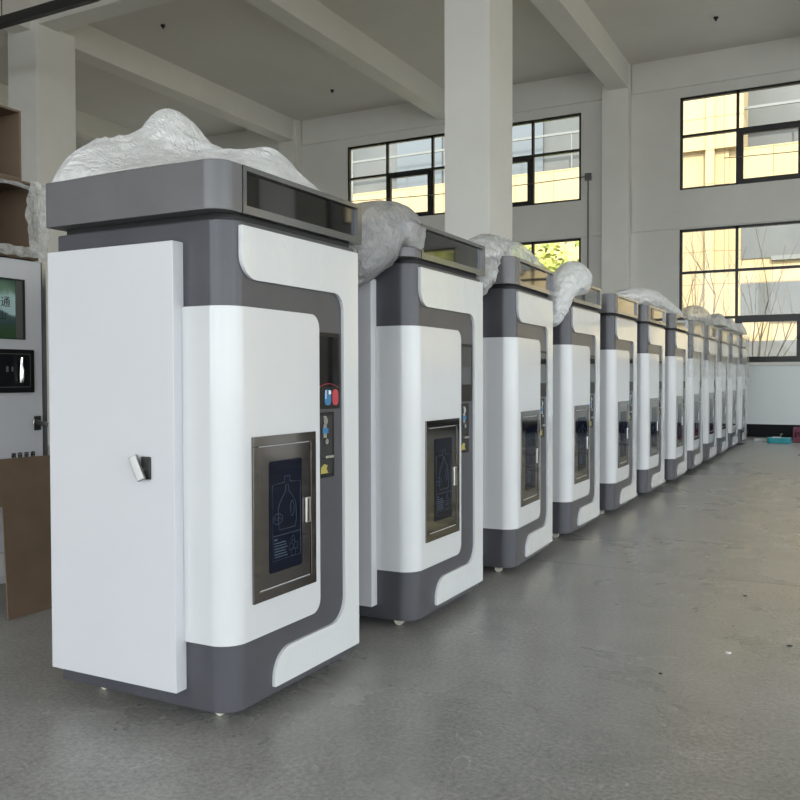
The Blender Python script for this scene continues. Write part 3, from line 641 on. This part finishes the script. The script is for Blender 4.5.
rp = ramp(m, mr.outputs[0], [(0, (.03, .10, .03)), (.22, (.05, .10, .05)), (.30, (.06, .10, .11)), (.42, (.10, .16, .18)), (.46, (.62, .80, .86)), (.72, (.60, .78, .80)), (.80, (.22, .34, .24)), (1, (.04, .10, .08))]); L.new(rp.outputs[0], b.inputs['Base Color'])
link('poster', boxes((X-.019, wy0, wz0, X-.014, wy1-.05, wz1)), M['poster'], dr, co)
link('window_side', boxes((X-.019, wy1-.05, wz0, X-.010, wy1-.006, wz1)), M['conduit'], dr, co)
def text(name, s, size, m_, parent, loc, off):
    c = bpy.data.curves.new(name, 'FONT'); c.body = s; c.size = size; c.extrude = .0006; o = bpy.data.objects.new('tmp', c); COL.objects.link(o)
    dg = bpy.context.evaluated_depsgraph_get(); dg.update(); me = bpy.data.meshes.new_from_object(o.evaluated_get(dg)); bpy.data.objects.remove(o)
    me.transform(Matrix(((0, 0, 1, 0), (1, 0, 0, 0), (0, 1, 0, 0), (0, 0, 0, 1)))); me.transform(Matrix.Translation(Vector(loc)+Vector(off))); me.name = name
    me.materials.clear(); me.materials.append(m_)
    q = bpy.data.objects.new(name, me); COL.objects.link(q); q.parent = parent; return q
text('poster_text', '通', .062, M['metal_dark'], dr, (X-.0132, .79, 1.648), co)
text('poster_text', '·山', .052, M['metal_dark'], dr, (X-.0132, .76, 1.575), co)
link('body_strip', boxes((X-.02, 1.05, .12, X+.004, 1.075, 1.91)), M['bezel'], cb, co)
bm = boxes((X, .55, 1.17, X+.012, .985, 1.41)); bev(bm, .004); pn = link('coin_panel', bm, M['black'], cb, co)
link('panel_line', boxes((X+.012, .735, 1.20, X+.0128, .738, 1.385), (X+.012, .955, 1.20, X+.0128, .958, 1.385), (X+.012, .735, 1.20, X+.0128, .958, 1.203), (X+.012, .735, 1.383, X+.0128, .958, 1.386), (X+.012, .712, 1.19, X+.013, .718, 1.40), (X+.012, .55, 1.383, X+.0128, .712, 1.386)), M['conduit'], pn, co)
bm = bmesh.new(); tube(bm, [(X+.012, .885, 1.228), (X+.03, .885, 1.228), (X+.033, .885, 1.30), (X+.03, .885, 1.362), (X+.012, .885, 1.362)], .011, 8); link('panel_handle', bm, M['chrome'], pn, co)
link('panel_marks', boxes((X+.012, .80, 1.285, X+.0128, .815, 1.315), (X+.012, .835, 1.288, X+.0128, .845, 1.312)), M['conduit'], pn, co)
bm = boxes((X, .985, .955, X+.006, 1.03, 1.035)); bev(bm, .002); lk = link('lock', bm, M['metal_dark'], cb, co)
bm = boxes((-.008, -.05, -.014, .008, .05, .014)); bev(bm, .003); bmesh.ops.rotate(bm, verts=bm.verts, matrix=Matrix.Rotation(math.radians(-12), 3, 'X'), cent=(0, 0, 0)); bmesh.ops.translate(bm, verts=bm.verts, vec=(X+.022, 1.01, .995)); link('lock_lever', bm, M['chrome'], lk, co)
bm = bmesh.new()
for q in range(4):                                                     # row of four small printed characters above the cardboard
    y = .835+.042*q; z = .835; x = X+.001
    box(bm, x-.001, y, z-.005, x+.001, y+.028, z); box(bm, x-.001, y+.002, z-.03, x+.001, y+.007, z); box(bm, x-.001, y+.021, z-.03, x+.001, y+.026, z); box(bm, x-.001, y, z-.018, x+.001, y+.028, z-.013); box(bm, x-.001, y+.011, z-.03, x+.001, y+.016, z-.003 + .006*(q % 2)); box(bm, x-.001, y, z-.032, x+.001, y+.028, z-.028)
link('printed_characters', bm, M['metal_dark'], cb, co)
link('base_panel', boxes((X-.02, .10, .30-.13, X+.004, 1.045, .295)), M['paper'], cb, co)
for y in (.2, .98):
    for x in (X-.08, X-.55): link('foot', boxes((x-.03, y-.03, 0, x+.03, y+.03, .12)), M['black'], cb, co)
# cardboard sheet leaning on the cabinet, notched at its near lower corner
cs = bmesh.new(); lean = .235/.81
poly = [(.14, 0), (.33, 0), (.33, -.0), (.14, 0)]
def sheet(bm, poly, tt):
    A = []; B = []
    for y, h in poly:
        x = -1.925 - h*lean*.80; z = h*.985
        A.append(bm.verts.new((x, y, z+.003))); B.append(bm.verts.new((x-tt, y, z+.003)))
    bm.faces.new(A); bm.faces.new(B[::-1]); n = len(A)
    for i in range(n): bm.faces.new((A[i], B[i], B[(i+1) % n], A[(i+1) % n]))
sheet(cs, [(.590, 0), (1.16, 0), (1.16, .822), (.05, .832), (.05, .60), (.668, .575)], .007)
org = Vector((-2.03, .8, 0)); bmesh.ops.translate(cs, verts=cs.verts, vec=-org)
cso = link('cardboard_sheet', cs, M['card'], loc=org); tag(cso, 'brown cardboard sheet leaning against the white cabinet beside the nearest machine', 'cardboard')
bm = bmesh.new(); tube(bm, [(-2.0+.001, 1.10, .30), (-2.006+.006, 1.135, .306)], .008, 8); bmesh.ops.translate(bm, verts=bm.verts, vec=-org+Vector((.003, 0, 0))); link('hand_hole', bm, M['dark'], cso)
def carton(name, y0, y1, z0, z1, xf, dep, lab, open_front=True):
    root = empty(name, (xf-dep/2, (y0+y1)/2, z0)); tag(root, lab, 'box', 'open cartons on the cabinet'); of = (-(xf-dep/2), -(y0+y1)/2, -z0); t_ = .012
    bm = boxes((xf-dep, y0, z0, xf-dep+t_, y1, z1), (xf-dep, y0, z0, xf, y1, z0+t_), (xf-dep, y0, z1-t_, xf, y1, z1), (xf-dep, y0, z0+t_, xf, y0+t_, z1-t_), (xf-dep, y1-t_, z0+t_, xf, y1, z1-t_))
    link('carton_shell', bm, M['card_in'], root, of)
    return root, of
c1, of = carton('cardboard_box', .10, 1.03, 1.918, 2.350, -2.2, .55, 'open cardboard box lined with clear film on top of the older cabinet')
def band(c, n1=40, n2=10, am=.014):
    """a crumpled strip of film: c(t, s) gives the point along (t) and across (s)"""
    bm = bmesh.new(); V = []
    for i in range(n1+1):
        row = []
        for j in range(n2+1):
            p = Vector(c(i/n1, j/n2)); q = p*14
            row.append(bm.verts.new(p + Vector((am*rid(p, 12, 2)+.012*noise.noise(q), am*.8*noise.noise(q+Vector((5, 0, 0))), am*.8*noise.noise(q+Vector((0, 9, 0)))))))
        V.append(row)
    for i in range(n1):
        for j in range(n2): bm.faces.new((V[i][j], V[i+1][j], V[i+1][j+1], V[i][j+1]))
    finish(bm, 180); return link('film_lining', bm, M['bag_thin'], c1, of, fin=False)
band(lambda t, s_: (-2.17-.03*s_, .955+.15*s_-.035*math.sin(PI*t)*(1-s_), 1.965+.385*t))
band(lambda t, s_: (-2.172-.02*s_, .11+.97*t, 1.925+.055*s_+.05*max(0, t-.85)/.15*s_))
band(lambda t, s_: (-2.172-.02*s_, .11+.97*t, 2.30+.032*s_-.02*max(0, t-.8)/.2))
carton('cardboard_box', .12, .925, 2.352, 2.735, -2.2, .45, 'plain open cardboard box stacked on top of the film-lined box')

# ------------------------------------------------------------------ small things on the floor
tc = empty('tool_case', (.62, 15.68, 0)); tag(tc, 'teal plastic case on the floor by the back wall', 'case')
bm = bmesh.new(); prism(bm, rounded([(-.21, -.15, .05), (.21, -.15, .05), (.21, .15, .05), (-.21, .15, .05)], 5), 'z', 0, .10); bev(bm, .012, 50); link('shell', bm, M['teal'], tc)
bm = boxes((-.12, -.10, .10, .03, .02, .115)); link('lid_sheet', bm, M['paper'], tc)
bm = bmesh.new(); tube(bm, [(.02, 0, .10), (.02, 0, .16), (.05, .02, .175)], .016, 8); link('knob', bm, M['conduit'], tc)
cr = empty('crate', (1.06, 16.1, 0)); tag(cr, 'maroon plastic crate on the floor at the right edge, by the teal case', 'crate')
bm = boxes((-.22, -.2, 0, .22, .2, .03), (-.22, -.2, .03, -.19, .2, .28), (.19, -.2, .03, .22, .2, .28), (-.19, -.2, .03, .19, -.17, .10), (-.19, -.2, .20, .19, -.17, .28), (-.19, .17, .03, .19, .2, .28)); bev(bm, .006); link('shell', bm, M['maroon'], cr)
bm = boxes((-.15, -.205, .125, .08, -.17, .15)); link('crate_bar', bm, M['maroon'], cr)
bm = boxes((-.12, -.05, 0, .12, .05, .055)); bev(bm, .006); tag(link('paper_packet', bm, M['paper'], loc=(.27, 15.92, 0)), 'small white packet on the floor between the row and the teal case', 'packet')
def chip(name, x, y, s, m_, lab, cat, grp):
    bm = bmesh.new(); rnd = random.Random(int(x*1000)); p = [(s*math.cos(a)*rnd.uniform(.6, 1.2), s*math.sin(a)*rnd.uniform(.3, .9)) for a in [2*PI*q/6 for q in range(6)]]; prism(bm, p, 'z', 0, .004)
    tag(link(name, bm, m_, loc=(x, y, .0005)), lab, cat, grp)
chip('paper_scrap', .871, 6.77, .018, M['label_white'], 'white paper scrap on the floor far along the aisle', 'scrap', 'scraps on the floor')
chip('paper_scrap', 1.42, 1.74, .014, M['label_white'], 'white paper scrap on the floor in the right foreground', 'scrap', 'scraps on the floor')
chip('dirt_chip', 1.66, 1.98, .012, M['black'], 'black chip on the floor at the right edge', 'scrap', 'scraps on the floor')
chip('dirt_chip', 1.37, 2.87, .012, M['black'], 'black chip on the floor near the floor joint', 'scrap', 'scraps on the floor')
chip('dirt_chip', 1.205, 1.316, .009, M['black'], 'black chip on the floor in the middle foreground', 'scrap', 'scraps on the floor')
